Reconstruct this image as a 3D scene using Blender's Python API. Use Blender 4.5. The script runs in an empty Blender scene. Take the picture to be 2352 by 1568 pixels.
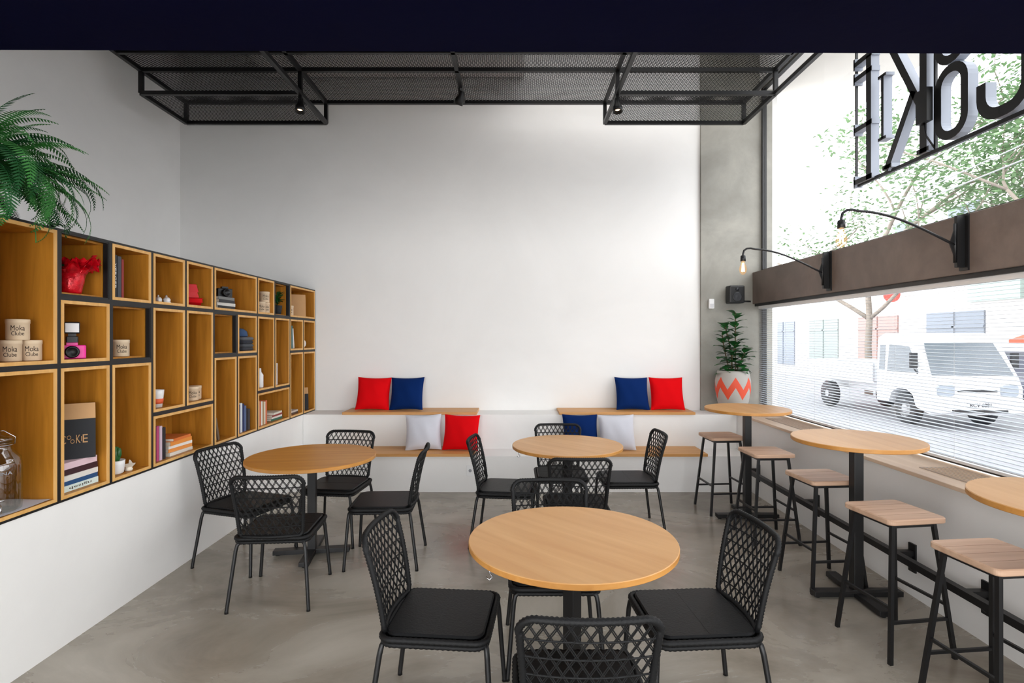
import bpy, math, random
from mathutils import Vector, Matrix, Euler
random.seed(7)
R = math.radians
COL = bpy.context.scene.collection
sc = bpy.context.scene
sc.view_settings.view_transform = 'Standard'
sc.view_settings.look = 'None'
sc.view_settings.exposure = 0.2

# ---------------------------------------------------------------- materials
def srgb(c):
    return tuple(((x/255)/12.92 if x/255 <= 0.04045 else ((x/255+0.055)/1.055)**2.4) for x in c)
MC = {}
def mat(name, c, rough=0.5, metal=0.0, var=0.0, scale=5.0, bump=0.0, bscale=60.0, emis=None, estr=0, spec=0.5, trans=0):
    if name in MC: return MC[name]
    m = bpy.data.materials.new(name); m.use_nodes = True
    nt = m.node_tree; b = nt.nodes['Principled BSDF']
    col = srgb(c) + (1,)
    b.inputs['Base Color'].default_value = col
    b.inputs['Roughness'].default_value = rough
    b.inputs['Metallic'].default_value = metal
    b.inputs['Specular IOR Level'].default_value = spec
    tc = nt.nodes.new('ShaderNodeTexCoord')
    n = nt.nodes.new('ShaderNodeTexNoise'); n.inputs['Scale'].default_value = scale
    n.inputs['Detail'].default_value = 5
    nt.links.new(tc.outputs['Object'], n.inputs['Vector'])
    r = nt.nodes.new('ShaderNodeValToRGB')
    v = max(var, 0.02)
    r.color_ramp.elements[0].position = 0.3; r.color_ramp.elements[1].position = 0.7
    r.color_ramp.elements[0].color = tuple(x*(1-v) for x in col[:3]) + (1,)
    r.color_ramp.elements[1].color = tuple(min(1, x*(1+v)) for x in col[:3]) + (1,)
    nt.links.new(n.outputs['Fac'], r.inputs['Fac'])
    nt.links.new(r.outputs['Color'], b.inputs['Base Color'])
    if bump:
        n2 = nt.nodes.new('ShaderNodeTexNoise'); n2.inputs['Scale'].default_value = bscale
        n2.inputs['Detail'].default_value = 4
        nt.links.new(tc.outputs['Object'], n2.inputs['Vector'])
        bp = nt.nodes.new('ShaderNodeBump'); bp.inputs['Strength'].default_value = bump
        bp.inputs['Distance'].default_value = 0.01
        nt.links.new(n2.outputs['Fac'], bp.inputs['Height'])
        nt.links.new(bp.outputs['Normal'], b.inputs['Normal'])
    if emis:
        b.inputs['Emission Color'].default_value = srgb(emis) + (1,)
        b.inputs['Emission Strength'].default_value = estr
    MC[name] = m
    return m

def wood(name, c1, c2, axis=2, rough=0.42, s=1.0, spec=0.4):
    if name in MC: return MC[name]
    m = bpy.data.materials.new(name); m.use_nodes = True
    nt = m.node_tree; b = nt.nodes['Principled BSDF']
    b.inputs['Roughness'].default_value = rough
    b.inputs['Specular IOR Level'].default_value = spec
    tc = nt.nodes.new('ShaderNodeTexCoord')
    mp = nt.nodes.new('ShaderNodeMapping')
    sc_ = [14*s, 14*s, 14*s]; sc_[axis] = 1.1*s
    mp.inputs['Scale'].default_value = sc_
    nt.links.new(tc.outputs['Object'], mp.inputs['Vector'])
    n = nt.nodes.new('ShaderNodeTexNoise'); n.inputs['Scale'].default_value = 1.6
    n.inputs['Detail'].default_value = 6; n.inputs['Distortion'].default_value = 0.6
    nt.links.new(mp.outputs['Vector'], n.inputs['Vector'])
    r = nt.nodes.new('ShaderNodeValToRGB')
    r.color_ramp.elements[0].position = 0.32; r.color_ramp.elements[1].position = 0.68
    r.color_ramp.elements[0].color = srgb(c1) + (1,)
    r.color_ramp.elements[1].color = srgb(c2) + (1,)
    nt.links.new(n.outputs['Fac'], r.inputs['Fac'])
    nt.links.new(r.outputs['Color'], b.inputs['Base Color'])
    bp = nt.nodes.new('ShaderNodeBump'); bp.inputs['Strength'].default_value = 0.08
    bp.inputs['Distance'].default_value = 0.004
    nt.links.new(n.outputs['Fac'], bp.inputs['Height'])
    nt.links.new(bp.outputs['Normal'], b.inputs['Normal'])
    MC[name] = m
    return m

def concrete(name, stops, scale=1.0, rough=0.5, bump=0.05, dist=1.2, spec=0.5, rvar=0.0, stretch=(1,1,1)):
    m = bpy.data.materials.new(name); m.use_nodes = True
    nt = m.node_tree; b = nt.nodes['Principled BSDF']
    b.inputs['Roughness'].default_value = rough
    b.inputs['Specular IOR Level'].default_value = spec
    tc = nt.nodes.new('ShaderNodeTexCoord')
    mp = nt.nodes.new('ShaderNodeMapping'); mp.inputs['Scale'].default_value = stretch
    nt.links.new(tc.outputs['Object'], mp.inputs['Vector'])
    n = nt.nodes.new('ShaderNodeTexNoise'); n.inputs['Scale'].default_value = scale
    n.inputs['Detail'].default_value = 9; n.inputs['Roughness'].default_value = 0.62
    n.inputs['Distortion'].default_value = dist
    nt.links.new(mp.outputs['Vector'], n.inputs['Vector'])
    r = nt.nodes.new('ShaderNodeValToRGB')
    els = r.color_ramp.elements
    while len(els) < len(stops): els.new(0.5)
    for e, (p, c) in zip(els, stops):
        e.position = p; e.color = srgb(c) + (1,)
    nt.links.new(n.outputs['Fac'], r.inputs['Fac'])
    nt.links.new(r.outputs['Color'], b.inputs['Base Color'])
    if rvar:
        mr = nt.nodes.new('ShaderNodeMapRange')
        mr.inputs['From Min'].default_value = 0.3; mr.inputs['From Max'].default_value = 0.7
        mr.inputs['To Min'].default_value = rough - rvar; mr.inputs['To Max'].default_value = rough + rvar
        nt.links.new(n.outputs['Fac'], mr.inputs['Value'])
        nt.links.new(mr.outputs['Result'], b.inputs['Roughness'])
    bp = nt.nodes.new('ShaderNodeBump'); bp.inputs['Strength'].default_value = bump
    bp.inputs['Distance'].default_value = 0.01
    nt.links.new(n.outputs['Fac'], bp.inputs['Height'])
    nt.links.new(bp.outputs['Normal'], b.inputs['Normal'])
    MC[name] = m
    return m

def glassmat(name, tint=(1,1,1), refl=0.06):
    m = bpy.data.materials.new(name); m.use_nodes = True
    nt = m.node_tree; nt.nodes.clear()
    o = nt.nodes.new('ShaderNodeOutputMaterial'); mx = nt.nodes.new('ShaderNodeMixShader')
    t = nt.nodes.new('ShaderNodeBsdfTransparent'); t.inputs['Color'].default_value = tint + (1,)
    g = nt.nodes.new('ShaderNodeBsdfGlossy'); g.inputs['Roughness'].default_value = 0.02
    mx.inputs['Fac'].default_value = refl
    nt.links.new(t.outputs[0], mx.inputs[1]); nt.links.new(g.outputs[0], mx.inputs[2])
    nt.links.new(mx.outputs[0], o.inputs['Surface'])
    return m

def meshgrid_mat(name, pitch=0.024, w=0.44):
    m = bpy.data.materials.new(name); m.use_nodes = True
    nt = m.node_tree; b = nt.nodes['Principled BSDF']; o = nt.nodes['Material Output']
    b.inputs['Base Color'].default_value = (0.008,0.008,0.009,1); b.inputs['Roughness'].default_value = 0.7
    b.inputs['Specular IOR Level'].default_value = 0.2
    tc = nt.nodes.new('ShaderNodeTexCoord'); sp = nt.nodes.new('ShaderNodeSeparateXYZ')
    nt.links.new(tc.outputs['Object'], sp.inputs[0])
    def M(op, a, bb=None):
        n = nt.nodes.new('ShaderNodeMath'); n.operation = op
        for i, q in enumerate((a, bb)):
            if q is None: continue
            if isinstance(q, (int, float)): n.inputs[i].default_value = q
            else: nt.links.new(q, n.inputs[i])
        return n.outputs[0]
    x = M('MULTIPLY', sp.outputs[0], 0.6)
    a = M('FRACT', M('DIVIDE', M('ADD', x, sp.outputs[1]), pitch))
    c = M('FRACT', M('DIVIDE', M('SUBTRACT', x, sp.outputs[1]), pitch))
    fac = M('MAXIMUM', M('LESS_THAN', a, w), M('LESS_THAN', c, w))
    mx = nt.nodes.new('ShaderNodeMixShader'); t = nt.nodes.new('ShaderNodeBsdfTransparent')
    nt.links.new(fac, mx.inputs['Fac']); nt.links.new(t.outputs[0], mx.inputs[1]); nt.links.new(b.outputs[0], mx.inputs[2])
    nt.links.new(mx.outputs[0], o.inputs['Surface'])
    return m

M_WALL = concrete('white_plaster', [(0.3,(235,234,232)),(0.7,(242,241,239))], 0.8, 0.75, 0.03, 0.6, 0.2)
M_CONC = concrete('grey_concrete', [(0.3,(124,121,113)),(0.5,(142,140,132)),(0.72,(164,161,152))], 1.4, 0.6, 0.08, 0.3)
M_BEAM = concrete('brown_concrete', [(0.3,(88,76,68)),(0.5,(108,95,87)),(0.75,(134,119,110))], 1.3, 0.5, 0.08, 0.6)
M_FLOOR = concrete('polished_concrete_floor', [(0.30,(120,111,99)),(0.44,(146,138,126)),(0.56,(162,155,143)),(0.74,(186,180,169))], 0.85, 0.27, 0.02, 0.75, 0.5, 0.08, (1.0,1.6,1))
M_NAVY = mat('navy_paint', (4,5,32), 0.8, var=0.1, scale=2, bump=0.1, bscale=20, spec=0.05)
M_BLACK = mat('black_metal', (13,13,15), 0.45, 0.0, bump=0.03, bscale=200)
M_CORD = mat('black_cord', (10,11,13), 0.55, bump=0.25, bscale=500, spec=0.35)
M_LEATH = mat('black_leather', (10,11,13), 0.5, bump=0.15, bscale=120, spec=0.3)
M_OAKB = wood('oak_shelf', (158,102,26), (190,128,42), 2)
M_OAKL = wood('oak_edge', (212,160,90), (228,180,112), 2)
M_TABLE = wood('table_veneer', (204,150,92), (218,168,110), 1, 0.4, 0.6)
M_TABLE2 = wood('table_veneer_orange', (190,126,44), (208,146,62), 0, 0.42, 0.6)
M_EDGE = wood('table_edge', (186,128,62), (204,146,76), 0, 0.45, 0.6)
M_BOARD = wood('bench_board', (196,140,78), (214,160,98), 0, 0.45)
M_STOOL = wood('stool_top', (186,150,124), (210,176,150), 0, 0.5, 0.8)
M_SILL = wood('sill_board', (218,190,162), (232,206,180), 1, 0.5, 0.6)
M_RED = mat('red_fabric', (222,6,16), 0.85, bump=0.2, bscale=400, spec=0.1)
M_BLUE = mat('blue_fabric', (6,38,94), 0.85, bump=0.2, bscale=400, spec=0.1)
M_WHITEF = mat('white_fabric', (210,211,220), 0.9, bump=0.2, bscale=400, spec=0.1)
M_WHITE = mat('white_plastic', (235,235,235), 0.4)
M_GREY = mat('grey_metal', (150,152,156), 0.5)
M_CHROME = mat('chrome', (200,200,205), 0.15, 1.0)
M_KRAFT = mat('kraft_paper', (190,148,102), 0.8, var=0.08, bump=0.05)
M_CAN = mat('paper_canister', (222,200,170), 0.7, var=0.05)
M_PRINT = mat('dark_print', (50,32,22), 0.8)
M_DARK = mat('charcoal_card', (34,36,40), 0.8)
M_PAGES = mat('book_pages', (228,222,207), 0.9)
M_FERN = mat('fern_green', (46,106,44), 0.6, var=0.35, scale=9, spec=0.25)
M_FERN2 = mat('fern_dark_green', (20,74,34), 0.6, var=0.3, scale=9, spec=0.25)
M_LEAF = mat('leaf_green', (36,96,44), 0.35, var=0.3, scale=12)
M_STEM = mat('plant_stem', (84,70,44), 0.8)
M_SOIL = mat('soil', (50,38,30), 0.95)
M_GLASS = glassmat('window_glass', (1,1,1), 0.03)
M_JAR = glassmat('jar_glass', (0.88,0.93,0.92), 0.16)
M_MESHG = meshgrid_mat('expanded_metal')

# ---------------------------------------------------------------- mesh builder
class MB:
    def __init__(s): s.v=[]; s.f=[]; s.m=[]; s.sm=[]
    def add(s, vs, fs, mi=0, smooth=False):
        o = len(s.v); s.v += [tuple(v) for v in vs]
        for f in fs:
            s.f.append(tuple(i+o for i in f)); s.m.append(mi); s.sm.append(smooth)
    def box(s, x0,x1,y0,y1,z0,z1, mi=0, M=None):
        vs=[Vector((x,y,z)) for z in (z0,z1) for y in (y0,y1) for x in (x0,x1)]
        if M is not None: vs=[M@v for v in vs]
        s.add(vs,[(0,2,3,1),(4,5,7,6),(0,1,5,4),(2,6,7,3),(0,4,6,2),(1,3,7,5)],mi)
    def tube(s, pts, r, seg=8, closed=False, mi=0, smooth=True, caps=True, sq=False):
        pts=[Vector(p) for p in pts]; n=len(pts)
        rr = r if isinstance(r,(list,tuple)) else [r]*n
        rings=[]; prev=None
        for i in range(n):
            if closed: t=pts[(i+1)%n]-pts[i-1]
            else: t=pts[min(i+1,n-1)]-pts[max(i-1,0)]
            if t.length<1e-9: t=Vector((0,0,1))
            t.normalize()
            if prev is None:
                a=Vector((0,0,1)) if abs(t.z)<0.9 else Vector((1,0,0))
                nn=(a-t*a.dot(t)).normalized()
            else:
                nn=prev-t*prev.dot(t)
                nn = nn.normalized() if nn.length>1e-6 else prev
            prev=nn; bb=t.cross(nn)
            ring=[]
            for k in range(seg):
                an=2*math.pi*k/seg + (math.pi/4 if sq else 0)
                ring.append(pts[i]+(nn*math.cos(an)+bb*math.sin(an))*rr[i])
            rings.append(ring)
        vs=[p for r_ in rings for p in r_]; fs=[]
        for i in range(n if closed else n-1):
            j=(i+1)%n
            for k in range(seg):
                k2=(k+1)%seg
                fs.append((i*seg+k,i*seg+k2,j*seg+k2,j*seg+k))
        if not closed and caps:
            fs.append(tuple(range(seg-1,-1,-1))); fs.append(tuple((n-1)*seg+k for k in range(seg)))
        s.add(vs,fs,mi,smooth and not sq)
    def lathe(s, prof, seg=32, c=(0,0,0), mi=0, smooth=True, mis=None, M=None):
        vs=[]
        for (r,z) in prof:
            for k in range(seg):
                a=2*math.pi*k/seg
                p=Vector((c[0]+r*math.cos(a),c[1]+r*math.sin(a),c[2]+z))
                vs.append(M@p if M is not None else p)
        o=len(s.v); s.v+=[tuple(v) for v in vs]
        for i in range(len(prof)-1):
            for k in range(seg):
                k2=(k+1)%seg
                s.f.append((o+i*seg+k,o+i*seg+k2,o+(i+1)*seg+k2,o+(i+1)*seg+k))
                s.m.append(mis[i] if mis else mi); s.sm.append(smooth)
        for idx,flip in ((0,True),(len(prof)-1,False)):
            if prof[idx][0]>1e-5:
                f=tuple(o+idx*seg+k for k in range(seg))
                s.f.append(f[::-1] if flip else f)
                s.m.append((mis[min(idx,len(mis)-1)] if mis else mi)); s.sm.append(False)
    def prism(s, poly, x0, x1, mi=0, axis=0):
        n=len(poly); vs=[]
        for x in (x0,x1):
            for (a,b) in poly:
                vs.append((x,a,b) if axis==0 else ((a,x,b) if axis==1 else (a,b,x)))
        fs=[tuple(range(n))[::-1],tuple(range(n,2*n))]
        for i in range(n):
            j=(i+1)%n; fs.append((i,j,n+j,n+i))
        s.add(vs,fs,mi)
    def slab(s, w, d, rad, z0, z1, bev=0.004, mi=0, cx=0, cy=0, seg=6):
        def ring(w,d,rad,z):
            out=[]
            for (sx,sy,a0) in ((1,1,0),(-1,1,90),(-1,-1,180),(1,-1,270)):
                for k in range(seg+1):
                    a=R(a0+90*k/seg)
                    out.append((cx+sx*(w/2-rad)+rad*math.cos(a), cy+sy*(d/2-rad)+rad*math.sin(a), z))
            return out
        rs=[ring(w-2*bev,d-2*bev,max(rad-bev,0.001),z0),ring(w,d,rad,z0+bev),ring(w,d,rad,z1-bev),ring(w-2*bev,d-2*bev,max(rad-bev,0.001),z1)]
        n=len(rs[0]); vs=[p for r_ in rs for p in r_]; fs=[tuple(range(n))[::-1],tuple(3*n+k for k in range(n))]
        for i in range(3):
            for k in range(n):
                k2=(k+1)%n; fs.append((i*n+k,i*n+k2,(i+1)*n+k2,(i+1)*n+k))
        s.add(vs,fs,mi)
    def leaf(s, base, d, nrm, L, W, mi=0, fold=0.25, droop=0.2):
        d=Vector(d).normalized(); nrm=Vector(nrm); side=d.cross(nrm)
        if side.length<1e-4: side=d.cross(Vector((0,1,0.1)))
        side.normalize(); up=side.cross(d).normalized()
        base=Vector(base); vs=[]; fs=[]
        ts=[0,0.2,0.45,0.72,1.0]; ws=[0.05,0.55,0.9,1.0,0.04]
        for t,w in zip(ts,ws):
            c=base+d*L*t-Vector((0,0,1))*droop*L*t*t
            vs+= [c+side*W*w*0.5+up*W*fold*w*0.5, c, c-side*W*w*0.5+up*W*fold*w*0.5]
        for i in range(4):
            a=i*3; fs+=[(a,a+1,a+4,a+3),(a+1,a+2,a+5,a+4)]
        s.add(vs,fs,mi,True)
    def obj(s, name, mats, parent=None, loc=(0,0,0), rot=(0,0,0), bevel=0, **props):
        me=bpy.data.meshes.new(name); me.from_pydata(s.v,[],s.f)
        for m in (mats if isinstance(mats,(list,tuple)) else [mats]): me.materials.append(m)
        me.polygons.foreach_set('material_index', s.m)
        me.polygons.foreach_set('use_smooth', s.sm)
        me.update()
        o=bpy.data.objects.new(name,me); COL.objects.link(o)
        o.location=loc; o.rotation_euler=rot
        if parent is not None: o.parent=parent
        if bevel:
            b=o.modifiers.new('bevel','BEVEL'); b.width=bevel; b.segments=2; b.limit_method='ANGLE'
        for k,v in props.items(): o[k]=v
        return o

def thing(name, loc=(0,0,0), rz=0, label='', category='', group=None):
    o=bpy.data.objects.new(name,None); COL.objects.link(o)
    o.empty_display_size=0.1
    o.location=loc; o.rotation_euler=(0,0,R(rz)); o['label']=label; o['category']=category
    if group: o['group']=group
    return o

def copy_tree(src, loc=None, rot=None, parent=None, **props):
    n=src.copy(); COL.objects.link(n)
    if parent is not None: n.parent=parent
    if loc is not None: n.location=loc
    if rot is not None: n.rotation_euler=rot
    for k,v in props.items(): n[k]=v
    for c in list(src.children): copy_tree(c, parent=n)
    return n

def text_part(body, mats, w, h, ext, parent, loc, rot, bend=None, name='lettering', **props):
    cu=bpy.data.curves.new('t','FONT'); cu.body=body; cu.extrude=0.5; cu.resolution_u=4
    cu.align_x='CENTER'
    to=bpy.data.objects.new('t',cu); COL.objects.link(to)
    dg=bpy.context.evaluated_depsgraph_get()
    me=bpy.data.meshes.new_from_object(to.evaluated_get(dg))
    bpy.data.objects.remove(to)
    xs=[v.co.x for v in me.vertices]; ys=[v.co.y for v in me.vertices]
    x0,x1,y0,y1=min(xs),max(xs),min(ys),max(ys)
    if h is None: h=w*(y1-y0)/(x1-x0)
    for v in me.vertices:
        x=((v.co.x-x0)/(x1-x0)-0.5)*w; y=((v.co.y-y0)/(y1-y0)-0.5)*h; z=v.co.z*2*ext
        if bend:
            rr=bend+z; v.co=(rr*math.sin(x/bend), -rr*math.cos(x/bend), y)
        else: v.co=(x,y,z)
    me.materials.clear()
    for m in (mats if isinstance(mats,(list,tuple)) else [mats]): me.materials.append(m)
    me.update()
    for p in me.polygons:
        p.use_smooth=False
        p.material_index = 1 if (isinstance(mats,(list,tuple)) and abs(p.normal.z)<0.5) else 0
    o=bpy.data.objects.new(name,me); COL.objects.link(o)
    o.location=loc; o.rotation_euler=rot; o.parent=parent
    for k,v in props.items(): o[k]=v
    return o

ST=dict(kind='structure')
XL, XU, XR, XW, YB = -2.41, -4.05, 2.55, 2.97, 6.66

# ---------------------------------------------------------------- room shell
b=MB(); b.box(-4.3,3.2,-3,6.9,-0.12,0); b.obj('floor',M_FLOOR,**ST)
b=MB(); b.box(-4.3,3.2,YB,6.9,0,5.5); b.obj('wall_back',M_WALL,**ST)
b=MB(); b.box(-4.3,XU,-3,YB,0,5.5)
b.obj('wall_left',M_WALL,**ST)
b=MB(); b.box(XU,XL,-3,YB,0,0.775); b.box(XU,-2.80,-3,YB,0.775,2.20); b.obj('wall_left.001',M_WALL,**ST)
b=MB(); b.box(XR,3.12,-3,YB,0,0.775); b.obj('wall_right',M_WALL,**ST)
b=MB(); b.box(XW,3.15,-3,YB,4.65,5.5); b.obj('wall_right.001',M_WALL,**ST)
b=MB(); b.box(-4.3,3.2,-3,6.9,5.5,5.6); b.obj('ceiling',M_WALL,**ST)
b=MB(); b.box(-2.96,0.13,3.2,6.63,4.80,5.5); b.obj('ceiling.002',mat('white_soffit',(240,238,234),0.8),bevel=0.01,**ST)
b=MB()
poly=[(-4.05,-3.0),(2.97,-3.0),(2.97,2.035),(-4.05,1.985)]
vs=[(x,y,z) for z in (2.70,5.5) for (x,y) in poly]
b.add(vs,[(3,2,1,0),(4,5,6,7),(0,1,5,4),(1,2,6,5),(2,3,7,6),(3,0,4,7)])
b.obj('ceiling.001',M_NAVY,**ST)
b=MB(); b.box(2.26,3.12,YB-0.04,YB,0.775,5.5); b.obj('trim_1',M_CONC,**ST)
b=MB(); b.box(2.88,3.12,-3,YB-0.04,2.06,2.44); b.obj('trim_2',M_BEAM,bevel=0.006,**ST)
b=MB(); b.box(2.53,2.96,-3,5.86,0.775,0.80); b.box(2.545,2.96,5.86,6.0,0.775,0.80)
b.obj('trim_3',M_SILL,bevel=0.003,**ST)
for (y0,y1) in ((4.75,5.8),(2.3,3.6)):
    b=MB()
    b.box(2.66,2.90,y0,y1,0.800,0.803,0)
    for i in range(9):
        x=2.675+i*0.0265
        b.box(x,x+0.006,y0+0.02,y1-0.02,0.803,0.806,1)
    b.obj('sill_grille',[mat('grille_grey',(176,160,146),0.6),M_SILL],label='long slotted ventilation grille set in the window sill',category='vent')
b=MB()
def frame(b,y0,y1,z0,z1,x0=2.98,x1=3.03,t=0.03):
    b.box(x0,x1,y0,y0+t,z0,z1); b.box(x0,x1,y1-t,y1,z0,z1); b.box(x0,x1,y0,y1,z0,z0+t); b.box(x0,x1,y0,y1,z1-t,z1)
    b.box(3.0,3.006,y0+t,y1-t,z0+t,z1-t,1)
for (y0,y1) in ((-2.9,0.4),(0.4,2.4),(2.4,6.6)): frame(b,y0,y1,2.44,4.65)
b.obj('window_1',[M_BLACK,M_GLASS],**ST)
b=MB()
for (y0,y1) in ((-2.9,0.4),(0.4,2.4),(2.4,6.6)): frame(b,y0,y1,0.80,2.06)
b.box(2.90,3.0,-2.9,6.6,2.03,2.06)
b.obj('window_2',[M_BLACK,M_GLASS],**ST)

# ---------------------------------------------------------------- stepped bench
bench=thing('stepped_bench',(0,0,0),0,'white plastered two-step bench with oak seat boards','bench')
b=MB(); b.box(XL+.003,XR-.003,5.87,6.27,0.001,0.385); b.box(XL+.003,XR-.003,6.27,YB-.042,0.001,0.775); b.obj('body',M_WALL,bench)
b=MB(); b.box(XL+.003,2.259,YB-.042,YB-.001,0.001,0.775); b.obj('body_back',M_WALL,bench)
for (x0,x1) in ((-1.955,-0.42),(0.52,2.07)):
    b=MB(); b.box(x0,x1,6.245,6.655,0.775,0.805); b.obj('seat_board',M_BOARD,bench,bevel=0.003)
    b=MB(); b.box(x0,x1,5.845,6.268,0.385,0.415); b.obj('seat_board',M_BOARD,bench,bevel=0.003)
b=MB(); b.slab(0.075,0.115,0.008,0,0.008,0.002); 
o=b.obj('wall_outlet',M_WHITE,None,(-0.466,5.87,0.233),(R(90),0,0),label='white square power outlet on the bench riser',category='outlet')
b=MB(); b.lathe([(0.017,0.008),(0.017,0.010),(0.014,0.0102),(0.014,0.0085)],16); b.obj('socket',M_GREY,o)

# ---------------------------------------------------------------- cushions
def cushion_mesh():
    b=MB(); N=18; h=0.2
    for side in (1,-1):
        vs=[]; fs=[]
        for j in range(N+1):
            for i in range(N+1):
                u=-1+2*i/N; v=-1+2*j/N
                px=h*u*(1-0.07*(1-v*v)); pz=h*v*(1-0.07*(1-u*u))
                t=0.078*(max(0,(1-u*u))*max(0,(1-v*v)))**0.45
                t+=0.004*math.sin(7*u+3*v)*(1-u*u)*(1-v*v)
                vs.append((px,side*t,pz+h))
        for j in range(N):
            for i in range(N):
                a=j*(N+1)+i; q=(a,a+1,a+N+2,a+N+1)
                fs.append(q if side==-1 else q[::-1])
        b.add(vs,fs,0,True)
    return b
for (x,y,z,m,cn,wh,rz,ry) in (
    (-1.664,6.44,0.805,M_RED,'red','upper',2,1),(-1.265,6.43,0.805,M_BLUE,'navy blue','upper',-3,-1),
    (1.403,6.44,0.805,M_BLUE,'navy blue','upper',3,1),(1.81,6.43,0.805,M_RED,'red','upper',-2,0),
    (-0.995,6.04,0.415,M_WHITEF,'pale grey','lower',3,-2),(-0.59,6.02,0.415,M_RED,'red','lower',-4,1),
    (0.745,6.05,0.415,M_BLUE,'navy blue','lower',4,1),(1.145,6.02,0.415,M_WHITEF,'pale grey','lower',-2,-1)):
    o=cushion_mesh().obj('cushion',m,None,(x,y,z),(R(-20),R(ry),R(rz)),label='square %s fabric cushion on the %s bench step'%(cn,wh),category='cushion',group='scatter cushions on the stepped bench')

# ---------------------------------------------------------------- bookshelf
Ys=[6.64-0.374*k for k in range(15)]
def yk(c):
    order='KJIHGFEDCBA'; k=order.index(c); return Ys[k+1],Ys[k]
Zr=[2.23,1.866,1.502,1.139,0.775]
cells=[('A','A',0,2,0),('A','A',2,4,0),('B','B',0,1,1),('C','C',0,1,0),('B','B',1,2,0),('C','C',1,2,1),('B','B',2,4,0),('C','C',2,4,0),
 ('D','D',0,1,0),('E','E',0,1,0),('D','D',1,3,0),('E','E',1,3,0),('D','E',3,4,0),('F','G',0,1,0),('H','H',0,1,0),('I','I',0,1,1),('J','K',0,1,0),
 ('F','F',1,2,1),('G','G',1,2,0),('F','F',2,4,0),('G','G',2,4,0),('H','H',1,3,0),('I','I',1,3,0),('H','I',3,4,0),('J','J',1,2,0),('K','K',1,2,0),('J','J',2,4,0),('K','K',2,4,0)]
shelf=thing('bookshelf',(0,0,0),0,'long wall-hung black framed shelf with staggered oak boxes','shelf')
rects=[(yk(a)[0],yk(c)[1],Zr[r1],Zr[r0],dk) for (a,c,r0,r1,dk) in cells]
for k in (12,13,14):
    rects.append((Ys[k],Ys[k-1],Zr[2],Zr[0],0)); rects.append((Ys[k],Ys[k-1],Zr[4],Zr[2],0))
fb=MB(); t=0.013; XF=-2.405; XBk=-2.72
def ring(b,y0,y1,z0,z1,t,x0,x1,mi=0):
    b.box(x0,x1,y0,y0+t,z0,z1,mi); b.box(x0,x1,y1-t,y1,z0,z1,mi)
    b.box(x0,x1,y0+t,y1-t,z0,z0+t,mi); b.box(x0,x1,y0+t,y1-t,z1-t,z1,mi)
for (y0,y1,z0,z1,dk) in rects:
    ring(fb,y0,y1,z0,z1,t,XBk-0.02,XF)
    if dk: ring(fb,y0+t,y1-t,z0+t,z1-t,0.008,XF-0.03,XF-0.002)
fb.obj('frame',M_BLACK,shelf)
for (y0,y1,z0,z1,dk) in rects:
    b=MB(); g=t+0.0005
    xf=XF-0.032 if dk else XF-0.001
    b.box(XBk-0.015,XBk,y0+g,y1-g,z0+g,z1-g,0)
    ring(b,y0+g,y1-g,z0+g,z1-g,0.018,XBk,xf-0.002,0)
    if not dk: ring(b,y0+g,y1-g,z0+g,z1-g,0.018,xf-0.0019,xf+0.004,1)
    b.obj('compartment',[M_OAKB,M_OAKL],shelf)
e_=0.0325
F0,F1,F2,F3=1.866+e_,1.502+e_,1.139+e_,0.775+e_

# ---------------------------------------------------------------- shelf contents
def canister(loc,rz,h=0.105,r=0.047):
    o=thing('paper_canister',loc,rz,'kraft paper canister with dark script lettering on the shelf','canister','kraft canisters on the shelf')
    b=MB(); b.lathe([(r-.003,0),(r,0.003),(r,h-0.022),(r+0.0015,h-0.021),(r+0.0015,h-.002),(r-.002,h),(0.0001,h-.001)],28); b.obj('body',M_CAN,o)
    text_part('Moka',M_PRINT,0.055,0.026,0.0006,o,(0,0,h*0.58),(0,0,0),bend=r)
    text_part('Clube',M_PRINT,0.05,0.02,0.0006,o,(0,0,h*0.32),(0,0,0),bend=r)
    return o
c0=canister((-2.50,2.72,F1),45)
for (x,y,z,rz) in ((-2.49,2.825,F1,50),(-2.50,2.765,F1+0.105,42),(-2.48,3.46,F1,45),(-2.48,4.225,F2,40),(-2.51,4.315,F2,44),
                   (-2.48,5.37,F0,40),(-2.475,5.445,F0+.105,42),(-2.48,5.463,F0,44),(-2.46,6.0,F0,35)):
    copy_tree(c0,(x,y,z),(0,0,R(rz)))

def bmat(c): 
    k='book_%d_%d_%d'%c; return mat(k,tuple(int(q*0.96) for q in c),0.6)
def book(th,h,dp,c):
    b=MB(); e=0.002
    b.box(-dp,0,-th/2,-th/2+e,0,h,0); b.box(-dp,0,th/2-e,th/2,0,h,0)
    b.box(-e,0.0015,-th/2+e*.2,th/2-e*.2,0,h,0)
    b.box(-dp+0.004,-e,-th/2+e,th/2-e,0.003,h-0.003,1)
    return b
XS=-2.435
def book_up(y,z,th,h,dp,c,tilt=0,label=None,txt=None,grp='upright books on the shelf',tc=None):
    o=book(th,h,dp,c).obj('book',[bmat(c),M_PAGES],None,(XS,y,z+abs(math.sin(R(tilt)))*th/2),(R(tilt),0,0),label=label or 'upright hardcover book standing on the shelf',category='book',group=grp)
    if txt: text_part(txt,tc or M_WHITE,h*0.6,th*0.5,0.0005,o,(0.0018,0,h*0.5),(0,R(90),0))
    return o
def book_flat(y,z,th,ln,dp,c,rz=0,label=None,txt=None,grp='stacked books on the shelf',tc=None):
    o=book(th,ln,dp,c).obj('book',[bmat(c),M_PAGES],None,(XS-0.005,y+ln/2,z+th/2),(R(90),0,R(rz)),label=label or 'flat hardcover book in a stack on the shelf',category='book',group=grp)
    if txt: text_part(txt,tc or M_PRINT,ln*0.6,th*0.55,0.0005,o,(0.0018,0,ln*0.5),(R(180),R(90),0))
    return o
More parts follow.
